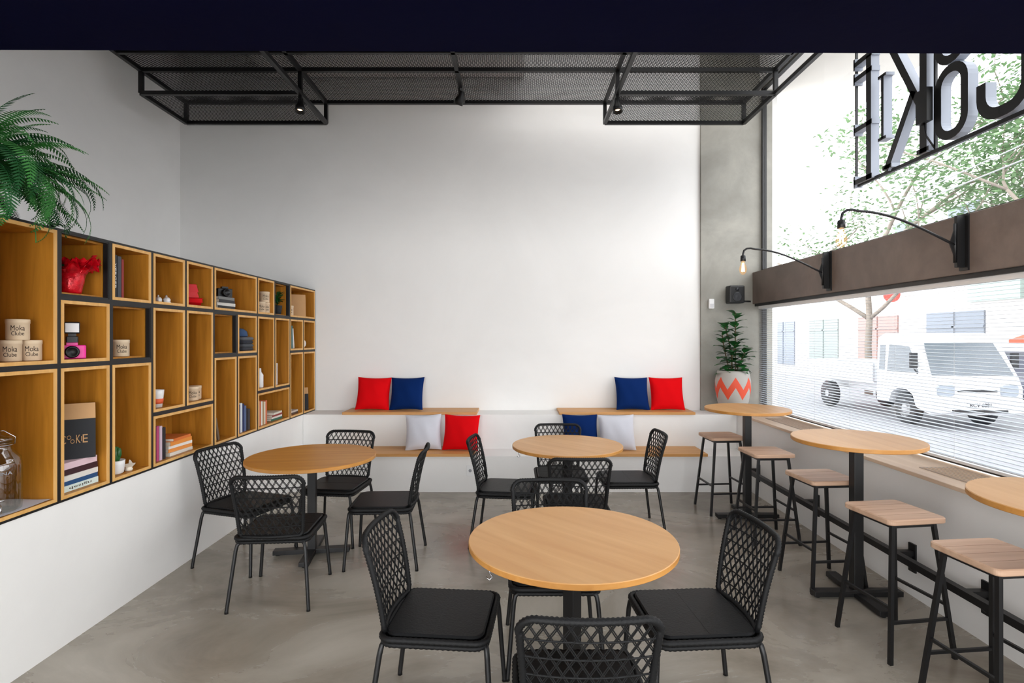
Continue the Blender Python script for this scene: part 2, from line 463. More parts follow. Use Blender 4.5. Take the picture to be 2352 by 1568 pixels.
book_up(3.35,F0,0.034,0.26,0.18,(34,36,46),txt='VERGER',label='dark upright book with light spine lettering on the shelf')
book_up(3.387,F0,0.03,0.255,0.18,(70,74,84))
book_up(3.415,F0,0.018,0.24,0.18,(150,50,50))
z=F3
for (th,ln,c,tx) in ((0.034,0.26,(222,238,232),'design'),(0.026,0.25,(30,80,130),None),(0.03,0.255,(236,232,226),None),(0.034,0.25,(60,26,34),None),(0.036,0.24,(236,206,214),None)):
    book_flat(3.09,z,th,ln,0.19,c,random.uniform(-2,2),txt=tx); z+=th
ZST=z
z=F0
for (th,ln,c) in ((0.024,0.26,(40,42,46)),(0.026,0.27,(225,222,215)),(0.026,0.25,(50,52,56)),(0.024,0.24,(130,130,128))):
    book_flat(4.67,z,th,ln,0.17,c,random.uniform(-3,3)); z+=th
ZCAM=z
for i,(th,h,c) in enumerate(((0.04,0.245,(40,34,36)),(0.03,0.24,(190,70,120)),(0.028,0.235,(214,190,205)),(0.032,0.22,(34,30,36)))):
    book_up(3.715+i*0.035,F3,th*0.95,h,0.18,c,txt='ARTE' if i==0 else None)
z=F3
for (th,ln,c) in ((0.024,0.27,(230,226,216)),(0.026,0.26,(236,150,70)),(0.022,0.26,(242,238,230)),(0.03,0.25,(240,150,60)),(0.02,0.22,(230,120,50))):
    book_flat(4.03,z,th,ln,0.18,c,random.uniform(-4,4)); z+=th
book_up(4.48,F3,0.03,0.2,0.16,(150,112,70),tilt=14)
book_up(4.53,F3,0.025,0.19,0.16,(110,92,74),tilt=14)
for i,(h,c) in enumerate(((0.25,(24,50,110)),(0.26,(232,236,240)),(0.25,(20,44,96)),(0.23,(90,110,150)),(0.2,(30,30,36)),(0.19,(60,62,70)))):
    book_up(4.865+i*0.036,F3,0.033,h,0.17,c,tilt=0)
for i,(h,c) in enumerate(((0.24,(236,232,224)),(0.235,(214,110,60)),(0.23,(240,238,230)),(0.225,(180,150,110)),(0.22,(235,220,200)),(0.23,(226,120,80)))):
    book_up(5.235+i*0.032,F3,0.029,h,0.17,c)
z=F3
for (th,ln,c) in ((0.022,0.24,(60,110,90)),(0.02,0.23,(236,232,226)),(0.02,0.24,(150,60,60)),(0.02,0.22,(230,226,210))):
    book_flat(5.66,z,th,ln,0.17,c,random.uniform(-3,3)); z+=th
book_up(5.60,F2,0.034,0.26,0.17,(30,60,120)); book_up(5.64,F2,0.022,0.22,0.17,(232,232,236))
book_up(5.98,F1,0.04,0.27,0.18,(236,236,232)); book_up(6.02,F1,0.03,0.25,0.18,(30,110,120)); book_up(6.075,F1,0.03,0.22,0.17,(230,226,220),tilt=8)
z=F3
for (th,ln,c) in ((0.02,0.2,(90,70,60)),(0.02,0.2,(210,200,190))):
    book_flat(6.1,z,th,ln,0.16,c,0); z+=th

def bag(name,loc,rz,w,h,d,m_low,m_top,label,frac=0.72,txt=None,handles=False,rx=0):
    o=thing(name,loc,rz,label,'bag'); o.rotation_euler=(R(rx),0,R(rz))
    b=MB()
    for (z0,z1,mi,s0,s1) in ((0,h*frac,0,1,0.75),(h*frac,h,1,0.75,0.25)):
        vs=[]
        for z,s in ((z0,s0),(z1,s1)):
            vs+=[(-w/2,-d/2*s,z),(0,-d/2*s,z),(w/2,-d/2*s,z),(w/2,d/2*s,z),(0,d/2*s*(0.8),z),(-w/2,d/2*s,z)]
        fs=[(k,(k+1)%6,6+(k+1)%6,6+k) for k in range(6)]
        if z0==0: fs.append((5,4,3,2,1,0))
        else: fs.append((6,7,8,9,10,11))
        b.add(vs,fs,mi)
    b.obj('body',[m_low,m_top],o)
    if handles:
        hb=MB(); hb.tube([(w*0.2*math.cos(a),-d*0.25-0.002,h*0.75-0.07*math.sin(a)) for a in [math.pi*k/12 for k in range(13)]],0.003,6)
        hb.obj('handle',M_DARK,o)
    if txt:
        for (ch,x0,x1,z0,z1) in (('C',-.33,-.20,0,1),('O',-.18,-.08,0.5,1),('O',-.10,0.0,0,.5),('K',0.03,.14,0,1),('I',.155,.17,0.2,0.8),('E',.19,.31,0,1)):
            text_part(ch,M_KRAFT,(x1-x0)*w,(z1-z0)*h*0.15,0.0008,o,((x0+x1)/2*w,-d/2*0.90-0.002,h*frac*0.5+((z0+z1)/2-.5)*h*0.15),(R(87),0,0))
    return o
bag('gift_bag',(-2.50,3.12,ZST),42,0.19,0.31,0.07,M_DARK,M_KRAFT,'charcoal and kraft lettered paper bag standing on stacked books',txt='COOKIE')
bag('paper_bag',(-2.49,6.30,F0),32,0.18,0.25,0.07,M_KRAFT,M_KRAFT,'kraft paper shopping bag with dark rope handles on the shelf',handles=True)
bag('gift_bag',(-2.49,6.44,F3),40,0.14,0.26,0.06,M_DARK,M_KRAFT,'small charcoal paper bag standing in a shelf box')

def cam_obj(loc,rz,mb,flash,label):
    o=thing('camera',loc,rz,label,'camera')
    b=MB(); b.slab(0.125,0.04,0.012,0,0.075,0.004); b.box(-0.025,0.025,-0.018,0.018,0.075,0.09); b.obj('body',mb,o)
    l=MB(); Mx=Matrix.Translation((0,-0.02,0.038))@Matrix.Rotation(R(90),4,'X')
    l.lathe([(0.032,0),(0.034,0.012),(0.03,0.014),(0.03,0.035),(0.026,0.037),(0.022,0.03),(0.0001,0.028)],24,M=Mx); l.obj('lens',M_BLACK,o)
    if flash:
        f=MB(); f.slab(0.055,0.05,0.006,0.09,0.125,0.003); f.box(-0.018,0.018,-0.015,0.015,0.125,0.14); f.slab(0.07,0.055,0.008,0.14,0.205,0.004); f.obj('flash',M_BLACK,o)
        g=MB(); g.box(-0.03,0.03,-0.031,-0.0275,0.148,0.198); g.obj('flash_window',M_WHITE,o)
    return o
cam_obj((-2.48,3.08,F1),40,mat('pink_plastic',(236,40,150),0.4),True,'pink toy camera with a large black flash on the shelf')
cam_obj((-2.48,4.70,ZCAM),50,M_BLACK,False,'black vintage film camera resting on stacked books')

b=MB(); n=10
vs=[]; fs=[]
for j in range(n+1):
    for i in range(n+1):
        u=i/n; v=j/n
        vs.append((-2.66+u*0.25,2.57+v*0.29,F3+0.0012+(0.0015*math.sin(9*u+5*v)+0.0015)))
for j in range(n):
    for i in range(n): a=j*(n+1)+i; fs.append((a,a+1,a+n+2,a+n+1))
b.add(vs,fs,0,True); b.obj('napkin',M_WHITEF,None,label='white cloth doily under the glass dispenser',category='napkin')
o=thing('drink_dispenser',(-2.50,2.66,F3+0.006),45,'clear glass drink dispenser with wire bail lid and metal tap','dispenser')
b=MB(); b.lathe([(0.075,0),(0.088,0.006),(0.09,0.03),(0.09,0.22),(0.084,0.255),(0.06,0.285),(0.05,0.30),(0.05,0.325),(0.056,0.33)],32); b.obj('jar',M_JAR,o)
b=MB(); b.lathe([(0.052,0.332),(0.058,0.336),(0.056,0.35),(0.03,0.362),(0.012,0.366),(0.012,0.378),(0.0001,0.38)],24); b.obj('lid',M_JAR,o)
b=MB(); b.tube([(0.058*math.cos(a),0.058*math.sin(a),0.318) for a in [2*math.pi*k/24 for k in range(24)]],0.002,6,True)
b.tube([(0.06,0,0.318),(0.062,0,0.35),(0.02,0,0.385),(-0.02,0,0.385),(-0.062,0,0.35),(-0.06,0,0.318)],0.002,6); b.obj('wire_bail',M_CHROME,o)
b=MB(); b.tube([(0,-0.088,0.04),(0,-0.125,0.04),(0,-0.135,0.03),(0,-0.135,0.012)],0.009,10); b.tube([(0,-0.115,0.045),(0,-0.115,0.068)],0.004,8); b.tube([(-0.018,-0.115,0.068),(0.018,-0.115,0.068)],0.005,8); b.obj('tap',M_CHROME,o)
text_part('SABINA',M_GREY,0.10,0.016,0.0006,o,(0,0,0.19),(0,0,0),bend=0.091)

o=thing('potted_cactus',(-2.47,3.40,F3),0,'small cactus in a white ceramic pot on the shelf','plant')
b=MB(); b.lathe([(0.032,0),(0.045,0.01),(0.05,0.06),(0.052,0.085),(0.047,0.085),(0.045,0.07),(0.0001,0.07)],24); b.obj('pot',M_WHITE,o)
b=MB(); 
prof=[(0.0001,0.07),(0.02,0.075),(0.028,0.1),(0.027,0.14),(0.018,0.165),(0.0001,0.172)]
b.lathe(prof,14); b.lathe([(r*0.55,z*0.6+0.04) for r,z in prof],12,c=(0.022,0,0.02)); b.obj('cactus',M_LEAF,o)
b=MB(); b.leaf((0,0,0.005),(0.6,-0.6,0.9),(0,0,1),0.1,0.06,0); b.leaf((0,0,0.02),(-0.2,0.5,0.5),(1,0,0),0.07,0.05); b.lathe([(0.02,0),(0.024,0.01),(0.012,0.03),(0.0001,0.035)],12)
b.obj('ornament',M_PAGES,None,(-2.45,3.49,F3),label='small cream paper bird ornament beside the cactus pot',category='ornament')
b=MB()
for s in (0,1):
    b.tube([(-0.03+s*0.05,0.10,0.018),(-0.03+s*0.05,0.05,0.02),(-0.03+s*0.05,0.0,0.02),(-0.03+s*0.05,-0.06,0.016),(-0.03+s*0.05,-0.09,0.012)],[0.012,0.022,0.024,0.02,0.006],10)
    b.box(-0.05+s*0.05,-0.01+s*0.05,-0.085,0.11,0,0.004)
    b.tube([(-0.03+s*0.05,0.09,0.03),(-0.03+s*0.05,0.06,0.055),(-0.03+s*0.05,0.03,0.03)],0.007,8)
b.obj('ornament',M_WHITE,None,(-2.49,3.90,F0),(0,0,R(35)),label='small white ceramic shoe ornament on the shelf',category='ornament')
b=MB(); pf=[(0.06,0.17),(0.045,0.11),(0.03,0.065),(-0.02,0.06),(-0.05,0.055),(-0.035,0.025),(0.0,0.006),(0.05,0.0)]
for k in range(len(pf)-1):
    (a,z0),(c,z1)=pf[k],pf[k+1]
    b.add([(-0.045,a,z0),(0.045,a,z0),(0.055,c,z1),(-0.055,c,z1),(-0.045,a+0.006,z0+0.004),(0.045,a+0.006,z0+0.004),(0.055,c+0.006,z1+0.004),(-0.055,c+0.006,z1+0.004)],
      [(0,1,2,3),(7,6,5,4),(0,4,5,1),(1,5,6,2),(2,6,7,3),(3,7,4,0)],0,False)
b.obj('miniature_chair',mat('red_gloss',(214,20,34),0.25),None,(-2.48,4.245,F0),(0,0,R(50)),label='glossy red miniature curved chair ornament on the shelf',category='ornament')
for i,c in enumerate(((58,60,66),(78,82,88),(50,54,64),(96,100,106))):
    b=MB(); b.slab(0.19,0.19,0.03,0,0.03,0.012); b.obj('folded_shirt',mat('cloth_%d'%i,c,0.95),None,(-2.51,5.02,F1+i*0.031),(0,0,R(random.uniform(-4,4))),label='folded dark grey shirt in a pile on the shelf',category='clothing',group='folded shirts on the shelf')
b=MB(); b.lathe([(0.06,0),(0.07,0.01),(0.062,0.05),(0.03,0.075),(0.0001,0.08)],20); b.add([(0.02,-0.05,0.012),(0.05,-0.10,0.006),(-0.05,-0.10,0.006),(-0.02,-0.05,0.012)],[(0,1,2,3)])
b.obj('cap',mat('cap_blue',(60,84,120),0.9),None,(-2.51,5.02,F1+0.125),(0,0,R(60)),label='small blue cap on top of folded shirts',category='hat')
o=thing('cup',(-2.47,3.80,F2),0,'white cup with an orange sleeve in a shelf box','cup')
b=MB(); b.lathe([(0.03,0),(0.04,0.09),(0.042,0.12),(0.039,0.12),(0.03,0.02),(0.0001,0.02)],24); b.obj('body',M_WHITE,o)
b=MB(); b.lathe([(0.034,0.025),(0.0385,0.06),(0.0395,0.06),(0.035,0.025)],24); b.obj('sleeve',mat('orange_sleeve',(226,98,60),0.6),o)
b=MB(); b.lathe([(0.03,0),(0.034,0.006),(0.034,0.12),(0.016,0.15),(0.014,0.185),(0.0001,0.187)],20); b.obj('bottle',M_WHITE,None,(-2.46,5.31,F2),label='slim white bottle standing in a shelf box',category='bottle')
b=MB(); Mx=Matrix.Translation((0,0,0.05))@Matrix.Rotation(R(90),4,'Y'); b.lathe([(0.05,-0.01),(0.05,0.01),(0.043,0.012),(0.0001,0.009)],24,M=Mx); b.obj('table_clock',M_WHITE,None,(-2.48,6.42,F1),(0,0,R(-30)),label='small round white clock in a shelf box',category='clock')

o=thing('potted_plant',(-2.50,3.09,F0),0,'small plant in a pot wrapped in shiny red foil','plant')
b=MB(); b.lathe([(0.05,0),(0.055,0.01),(0.075,0.12),(0.07,0.125),(0.0001,0.11)],24); b.obj('pot',mat('red_foil',(196,10,28),0.25,0.3,var=0.4,scale=30,bump=0.6,bscale=25),o)
b=MB(); random.seed(3)
for lay in range(3):
    n=46; vs=[];fs=[]
    for i in range(n):
        a=2*math.pi*i/n; wv=math.sin(a*7+lay)*0.012+random.uniform(-.014,.014)
        vs+=[(0.066*math.cos(a),0.066*math.sin(a),0.10),((0.09+wv)*math.cos(a),(0.09+wv)*math.sin(a),0.14+wv+lay*.008),((0.13+wv)*math.cos(a),(0.13+wv)*math.sin(a),0.155+lay*0.018+random.uniform(-.03,.03))]
    for i in range(n):
        j=(i+1)%n; fs+=[(i*3,j*3,j*3+1,i*3+1),(i*3+1,j*3+1,j*3+2,i*3+2)]
    b.add(vs,fs,0,False)
b.obj('foil_wrap',MC['red_foil'],o)
b=MB()
for i in range(22):
    a=random.uniform(0,6.28); b.leaf((0.03*math.cos(a),0.03*math.sin(a),0.12),(math.cos(a)*0.6,math.sin(a)*0.6,random.uniform(.3,1.0)),(0,0,1),random.uniform(.08,.13),0.035)
b.obj('foliage',M_FERN2,o)
o=thing('potted_plant',(-2.47,5.73,F0),0,'small leafy green plant in a dark pot on the shelf','plant')
b=MB(); b.lathe([(0.035,0),(0.05,0.09),(0.046,0.09),(0.0001,0.08)],20); b.obj('pot',M_DARK,o)
b=MB()
for i in range(34):
    a=random.uniform(0,6.28); e=random.uniform(.1,1.2); h=random.uniform(0.08,0.2)
    b.leaf((0,0,h),(math.cos(a),math.sin(a),e),(0,0,1),random.uniform(.08,.11),0.04)
b.tube([(0,0,0.07),(0,0,0.22)],0.004,6); b.obj('foliage',M_LEAF,o)

# ---------------------------------------------------------------- fern
FX,FY,FZ=-2.57,2.50,2.232
def frond(b,base,az,L,elev,droop,mi):
    d=Vector((math.cos(az),math.sin(az),0)); side=Vector((-math.sin(az),math.cos(az),0)); pts=[]
    n=42
    def cl(q):
        q=Vector(q)
        if q.x+FX<-2.37 and q.z<0.012: q.z=0.012
        return q
    p=Vector(base); e=elev; k=random.uniform(-.25,.25)
    for i in range(n+1):
        pts.append(cl(p)); d2=(d+side*k*i/n).normalized()
        p=p+(d2*math.cos(e)+Vector((0,0,math.sin(e))))*(L/n); e-=droop/n*(0.3+1.4*i/n)
    q=pts[::3]
    b.tube(q,[0.0022-0.0014*j/len(q) for j in range(len(q))],5,mi=mi)
    for i in range(3,n+1):
        t=i/n; w=0.062*(L/0.6)*math.sin(math.pi*min(1,(0.15+t*0.84)))**0.8+0.004
        w*=random.uniform(.9,1.08)
        tg=(pts[i]-pts[i-1]); 
        if tg.length<1e-6: continue
        tg.normalize(); sd=side
        for s in (1,-1):
            dd=(sd*s+tg*0.30+Vector((0,0,-0.12-0.25*t))).normalized(); c=pts[i]
            wd=tg*(L/n*0.34)
            b.add([cl(c-wd*.7),cl(c+dd*w*0.5-wd),cl(c+dd*w),cl(c+dd*w*0.5+wd*.8),cl(c+wd*.7)],[(0,1,2,3,4)],mi,False)
o=thing('potted_fern',(FX,FY,FZ),0,'large bushy boston fern in a dark basket on the bookshelf','plant')
b=MB(); b.lathe([(0.10,0),(0.12,0.01),(0.14,0.16),(0.13,0.165),(0.0001,0.15)],24); b.obj('pot',M_DARK,o)
b=MB(); random.seed(21)
for i in range(150):
    az=random.uniform(0,6.283); el=random.uniform(0.1,1.52); L=random.uniform(0.38,0.58)
    if el>1.25: L*=1.15
    dr=random.uniform(0.9,3.0)
    frond(b,(0.06*math.cos(az),0.06*math.sin(az),0.14),az,L,el,dr,i%2)
for i in range(40):
    az=random.uniform(-1.1,1.35); frond(b,(0.09*math.cos(az),0.09*math.sin(az),0.15),az,random.uniform(.45,.64),random.uniform(0.2,.9),random.uniform(2.5,3.5),i%2)
b.obj('fronds',[M_FERN,M_FERN2],o)

# ---------------------------------------------------------------- chair
def chair_proto():
    ch=thing('dining_chair',(0,0,0),0,'','chair')
    def S(x,z):
        v=(z-0.43)/0.395; hw=0.185+0.03*v; u=max(-1.05,min(1.05,x/hw))
        return Vector((x,-0.205-0.085*v-0.028*(1-u*u)+0.01*math.sin(v*3.1),z))
    b=MB()
    path=[]
    def hw(z): return 0.185+0.03*(z-0.43)/0.395
    zb,zt,rc=0.44,0.822,0.055
    n=46
    for i in range(n): z=zb+0.02+(zt-rc-zb-0.02)*i/(n-1); path.append((-hw(z),z))
    cx=hw(zt)-rc
    for i in range(1,14): a=math.pi-math.pi/2*i/14; path.append((-cx+rc*math.cos(a)-0.0,zt-rc+rc*math.sin(a)))
    for i in range(44): path.append((-cx+2*cx*i/43,zt))
    for i in range(1,14): a=math.pi/2-math.pi/2*i/14; path.append((cx+rc*math.cos(a),zt-rc+rc*math.sin(a)))
    for i in range(n): z=zt-rc-(zt-rc-zb-0.02)*i/(n-1); path.append((hw(z),z))
    for i in range(1,40): path.append((hw(zb)-2*hw(zb)*i/40,zb))
    pts=[S(x,z) for x,z in path]
    b.tube(pts,[0.0135 if i%2 else 0.0108 for i in range(len(pts))],8,True)
    b.obj('backrest_frame',M_CORD,ch)
    b=MB()
    k=0.62; sp=0.040; H=zt-zb
    def seg(x0,z0,x1,z1,r=0.0022):
        N=7; P=[]
        for i in range(N+1):
            P.append(S(x0+(x1-x0)*i/N,z0+(z1-z0)*i/N))
        b.tube(P,r,5,caps=False)
    for sgn in (1,-1):
        for j in range(-16,17):
            x0=j*sp
            zs=[zb+H*i/60 for i in range(61)]
            ok=[z for z in zs if abs(x0+sgn*k*(z-zb))<hw(z)-0.004 and not (z>zt-rc and abs(x0+sgn*k*(z-zb))>hw(zt)-rc+math.sqrt(max(0,rc*rc-(z-zt+rc)**2)))]
            if len(ok)>2:
                za,zc=ok[0],ok[-1]
                for off in (-0.0032,0.0032):
                    seg(x0+off+sgn*k*(za-zb),za,x0+off+sgn*k*(zc-zb),zc)
    z=zb+0.062
    while z<zt-0.03:
        seg(-hw(z),z,hw(z),z,0.0034); z+=0.062
    b.obj('backrest_weave',M_CORD,ch)
    b=MB()
    w,d,r=0.44,0.44,0.05
    def rr(w,d,r,z,n=11,m=30):
        out=[]
        for (sx,sy,a0) in ((1,1,0),(-1,1,90),(-1,-1,180),(1,-1,270)):
            cxx,cyy=sx*(w/2-r),sy*(d/2-r)
            for q in range(n): a=R(a0+90*q/(n-1)); out.append(Vector((cxx+r*math.cos(a),cyy+r*math.sin(a),z)))
            nx,ny=[(-1,1),(-1,-1),(1,-1),(1,1)][[ (1,1),(-1,1),(-1,-1),(1,-1)].index((sx,sy))]
            e=out[-1]; a=R(a0+90); st=Vector((nx*(w/2-r)+r*math.cos(a),ny*(d/2-r)+r*math.sin(a),z))
            for q in range(1,m): out.append(e.lerp(st,q/m))
        return out
    ri=rr(w,d,r,0.425)
    b.tube(ri,[0.0145 if i%2 else 0.0115 for i in range(len(ri))],8,True)
    ri2=rr(w-0.008,d-0.008,r,0.403); b.tube(ri2,[0.012 if i%2 else 0.0095 for i in range(len(ri2))],8,True)
    b.slab(w-0.03,d-0.03,r-.01,0.400,0.425,0.003)
    b.obj('seat_frame',M_CORD,ch)
    b=MB(); b.slab(0.415,0.41,0.05,0.430,0.446,0.006); b.box(-0.2,0.2,-0.0015,0.0015,0.4455,0.4467); b.obj('seat_pad',M_LEATH,ch)
    for (sx,fy) in ((-1,1),(1,1),(-1,-1),(1,-1)):
        b=MB()
        if fy==1: P=[(sx*0.17,0.205,0.415),(sx*0.198,0.218,0.395),(sx*0.205,0.222,0.36),(sx*0.235,0.245,0.012),(sx*0.235,0.245,0.0)]
        else: P=[(sx*0.17,-0.20,0.41),(sx*0.20,-0.215,0.39),(sx*0.207,-0.222,0.355),(sx*0.24,-0.27,0.012),(sx*0.24,-0.27,0.0)]
        b.tube(P,[0.0115,0.0115,0.0115,0.011,0.012],10)
        b.obj('leg',M_BLACK,ch)
    return ch
proto=chair_proto()
LB='black woven cord dining chair '
chairs=[(-1.50,3.57,4,'beside orange-toned table'),(-1.975,4.08,-108,'beside the bookshelf'),(-1.47,4.57,174,'by the stepped bench'),(-0.965,4.12,92,'beside orange-toned table'),
 (-0.05,4.50,-97,'beside pale round table'),(0.985,4.79,92,'beside pale round table'),(0.42,4.95,180,'by the stepped bench'),(0.455,4.05,0,'under pale round table'),
 (0.205,2.89,180,'under large table'),(-0.31,2.43,-95,'beside large table'),(0.785,2.43,94,'beside large table'),(0.227,1.915,0,'beside large table')]
for i,(x,y,rz,l) in enumerate(chairs):
    if i==0:
        proto.location=(x,y,0); proto.rotation_euler=(0,0,R(rz)); proto['label']=LB+l; proto['group']='woven chairs around the tables'
    else: copy_tree(proto,(x,y,0),(0,0,R(rz)),label=LB+l)

# ---------------------------------------------------------------- tables
def table(loc,r,h,mt,label,arm=0.28,rz=0,th=0.026):
    o=thing('round_table',(loc[0],loc[1],0),rz,label,'table')
    b=MB(); b.lathe([(0.0001,h-th),(r-.003,h-th),(r,h-th+.003),(r,h-.003),(r-.003,h),(0.0001,h)],96,mis=[1,1,1,0,0],smooth=False); b.obj('table_top',[mt,M_EDGE],o)
    b=MB(); b.box(-0.03,0.03,-0.03,0.03,0.03,h-th-0.006); b.obj('column',M_BLACK,o,bevel=0.003)
    b=MB(); b.box(-0.16,0.16,-0.02,0.02,h-th-0.02,h-th); b.box(-0.02,0.02,-0.16,0.16,h-th-0.0201,h-th-0.0001); b.obj('top_bracket',M_BLACK,o)
    b=MB()
    b.box(-arm,arm,-0.035,0.035,0.012,0.045); b.box(-0.035,0.035,-arm,arm,0.0121,0.0451)
    for (x,y) in ((arm-.03,0),(-arm+.03,0),(0,arm-.03),(0,-arm+.03)): b.lathe([(0.018,0),(0.02,0.012)],14,c=(x,y,0))
    b.obj('base',M_BLACK,o,bevel=0.003)
    return o
table((-1.543,4.2),0.475,0.75,M_TABLE2,'round orange oak table on a black cross base',rz=8)
table((0.453,4.64),0.465,0.75,M_TABLE,'round pale oak table on a black cross base',rz=45)
table((0.263,2.47),0.465,0.75,M_TABLE,'large round pale oak dining table with black base',rz=45)
HT='tall round oak bar table on a black column by the window'
table((2.135,5.02),0.37,1.01,M_TABLE,HT,arm=0.28,rz=0)
table((2.185,3.50),0.375,1.01,M_TABLE,HT,arm=0.28,rz=0)
table((2.26,2.15),0.38,1.01,M_TABLE,HT,arm=0.28,rz=0)
for (x,y,a) in ((0.453,4.64,200),(0.263,2.47,215)):
    b=MB(); cx=x+0.44*math.cos(R(a)); cy=y+0.44*math.sin(R(a))
    b.tube([(cx,cy,0.724),(cx,cy,0.70),(cx+0.012,cy,0.685),(cx,cy,0.672),(cx-0.014,cy,0.684)],0.003,6)
    b.obj('bag_hook',M_CHROME,None,label='small metal bag hook under the table rim',category='hook')

# ---------------------------------------------------------------- stools
st=thing('bar_stool',(2.0,5.28,0),4,'black steel bar stool with square pale wood seat by the window','stool','bar stools along the window')
b=MB(); b.slab(0.335,0.335,0.03,0.69,0.72,0.005)
for i in (-1,0,1): b.box(-0.165,0.165,i*0.084-0.0008,i*0.084+0.0008,0.7195,0.7203,1)
b.obj('seat',[M_STOOL,mat('seat_groove',(130,96,70),0.8)],st)
for (sx,sy) in ((-1,-1),(1,-1),(1,1),(-1,1)):
    b=MB(); b.tube([(sx*0.12,sy*0.125,0.69),(sx*0.185,sy*0.185,0.01),(sx*0.185,sy*0.185,0.0)],0.0135,4,sq=True); b.obj('leg',M_BLACK,st)
def lp(sx,sy,z): t=1-z/0.69; return Vector((sx*(0.12+0.065*t),sy*(0.125+0.06*t),z))
for (p,q,z) in (((-1,-1),(1,-1),0.20),((-1,1),(1,1),0.20),((-1,-1),(-1,1),0.27),((1,-1),(1,1),0.27)):
    b=MB(); b.tube([lp(*p,z),lp(*q,z)],0.010,4,sq=True); b.obj('footrest',M_BLACK,st)
b=MB(); rp=[lp(sx,sy,0.675) for sx,sy in ((-1,-1),(1,-1),(1,1),(-1,1))]
b.tube(rp,0.012,4,True,sq=True)
b.obj('seat_frame',M_BLACK,st)
for (x,y,rz) in ((2.085,4.54,2),(2.09,3.73,5),(2.06,2.98,8),(2.09,2.38,6)):
    copy_tree(st,(x,y,0),(0,0,R(rz)))

o=thing('foot_rail',(0,0,0),0,'long black steel foot rail bracketed to the low window wall','rail')
b=MB(); b.box(2.40,2.44,-1,5.80,0.26,0.30); b.obj('rail',M_BLACK,o)
for y in (5.7,4.6,3.5,2.95,1.8,0.7):
    b=MB(); b.box(2.43,XR-.001,y-0.02,y+0.02,0.265,0.295); b.box(2.538,XR-.0005,y-0.03,y+0.03,0.16,0.34); b.prism([(2.44,0.27),(2.54,0.27),(2.54,0.17)],y-0.004,y+0.004,0,1); b.obj('bracket',M_BLACK,o)

# ---------------------------------------------------------------- wall lamps
def bulbmat():
    m=bpy.data.materials.new('amber_bulb'); m.use_nodes=True; nt=m.node_tree; nt.nodes.clear()
    o=nt.nodes.new('ShaderNodeOutputMaterial'); a=nt.nodes.new('ShaderNodeAddShader')
    t=nt.nodes.new('ShaderNodeBsdfTransparent'); t.inputs['Color'].default_value=(0.75,0.68,0.6,1)
    e=nt.nodes.new('ShaderNodeEmission'); e.inputs['Color'].default_value=(1,0.62,0.32,1); e.inputs['Strength'].default_value=0.22
    nt.links.new(t.outputs[0],a.inputs[0]); nt.links.new(e.outputs[0],a.inputs[1]); nt.links.new(a.outputs[0],o.inputs['Surface']); return m
M_BULB=bulbmat()
def wall_lamp(y):
    o=thing('wall_lamp',(2.88,y,2.08),0,'black swing arm wall lamp with bare filament bulb','lamp','swing arm lamps on the concrete beam')
    b=MB(); b.box(-0.012,0,-0.035,0.035,0.0,0.36); b.box(-0.06,-0.012,-0.012,0.012,0.02,0.35); b.prism([(-0.10,0.17),(-0.05,0.04),(-0.012,0.02),(-0.012,0.33),(-0.05,0.33)],-0.004,0.004,0,1); b.obj('bracket',M_BLACK,o)
    b=MB(); P=[(-0.06,0,0.16),(-0.12,0,0.19)]
    P+=[(-0.12-0.56*k/8,0,0.19+0.17*math.sin(math.pi/2*k/8)+0.02*k/8) for k in range(1,9)]
    P+=[(-0.72,0,0.388),(-0.755,0,0.385),(-0.782,0,0.366),(-0.79,0,0.335),(-0.79,0,0.31)]
    b.tube(P,0.0085,8); b.tube([(-0.065,0,0.05),(-0.065,0,0.30)],0.010,8); b.obj('arm',M_BLACK,o)
    b=MB(); b.lathe([(0.010,0.325),(0.022,0.318),(0.024,0.27),(0.021,0.268),(0.0001,0.268)],20,c=(-0.79,0,0)); b.obj('socket',M_BLACK,o)
    b=MB(); b.lathe([(0.014,0.268),(0.016,0.25),(0.028,0.225),(0.034,0.195),(0.027,0.165),(0.010,0.148),(0.0001,0.145)],20,c=(-0.79,0,0))
    b.obj('bulb',M_BULB,o)
    b=MB()
    for k in range(4):
        a=k*math.pi/2; b.tube([(-0.79+0.006*math.cos(a),0.006*math.sin(a),0.255),(-0.79+0.013*math.cos(a),0.013*math.sin(a),0.175)],0.003,6)
    b.obj('filament',mat('filament',(255,200,120),0.5,emis=(255,190,110),estr=30),o)
    l=bpy.data.lights.new('bulb_light','POINT'); l.energy=3; l.color=(1,0.75,0.5); l.shadow_soft_size=0.03
    lo=bpy.data.objects.new('bulb_light',l); COL.objects.link(lo); lo.parent=o; lo.location=(-0.79,0,0.21)
wall_lamp(5.0); wall_lamp(3.5)

o=thing('wall_speaker',(2.63,6.62,2.06),0,'small black loudspeaker on a bracket mounted to the concrete column','speaker')
b=MB(); b.box(-0.09,0.09,-0.17,-0.03,0.0,0.21); b.obj('body',M_BLACK,o,bevel=0.015)
b=MB(); Mx=Matrix.Translation((0,-0.171,0.075))@Matrix.Rotation(R(90),4,'X'); b.lathe([(0.055,0),(0.055,0.004),(0.045,0.003),(0.012,0.0),(0.0001,0.004)],24,M=Mx)
Mx=Matrix.Translation((0,-0.171,0.165))@Matrix.Rotation(R(90),4,'X'); b.lathe([(0.022,0),(0.022,0.004),(0.0001,0.004)],18,M=Mx); b.obj('speaker_cone',mat('cone_dark',(40,42,46),0.4),o)
b=MB(); b.box(-0.02,0.02,-0.03,0,0.08,0.13); b.tube([(0.08,-0.06,0.03),(0.2,-0.03,0.03),(0.22,-0.01,0.03)],0.01,8); b.obj('bracket',M_BLACK,o)
o=thing('motion_sensor',(2.375,6.62,2.0),0,'white wall mounted motion sensor on the concrete column','sensor')
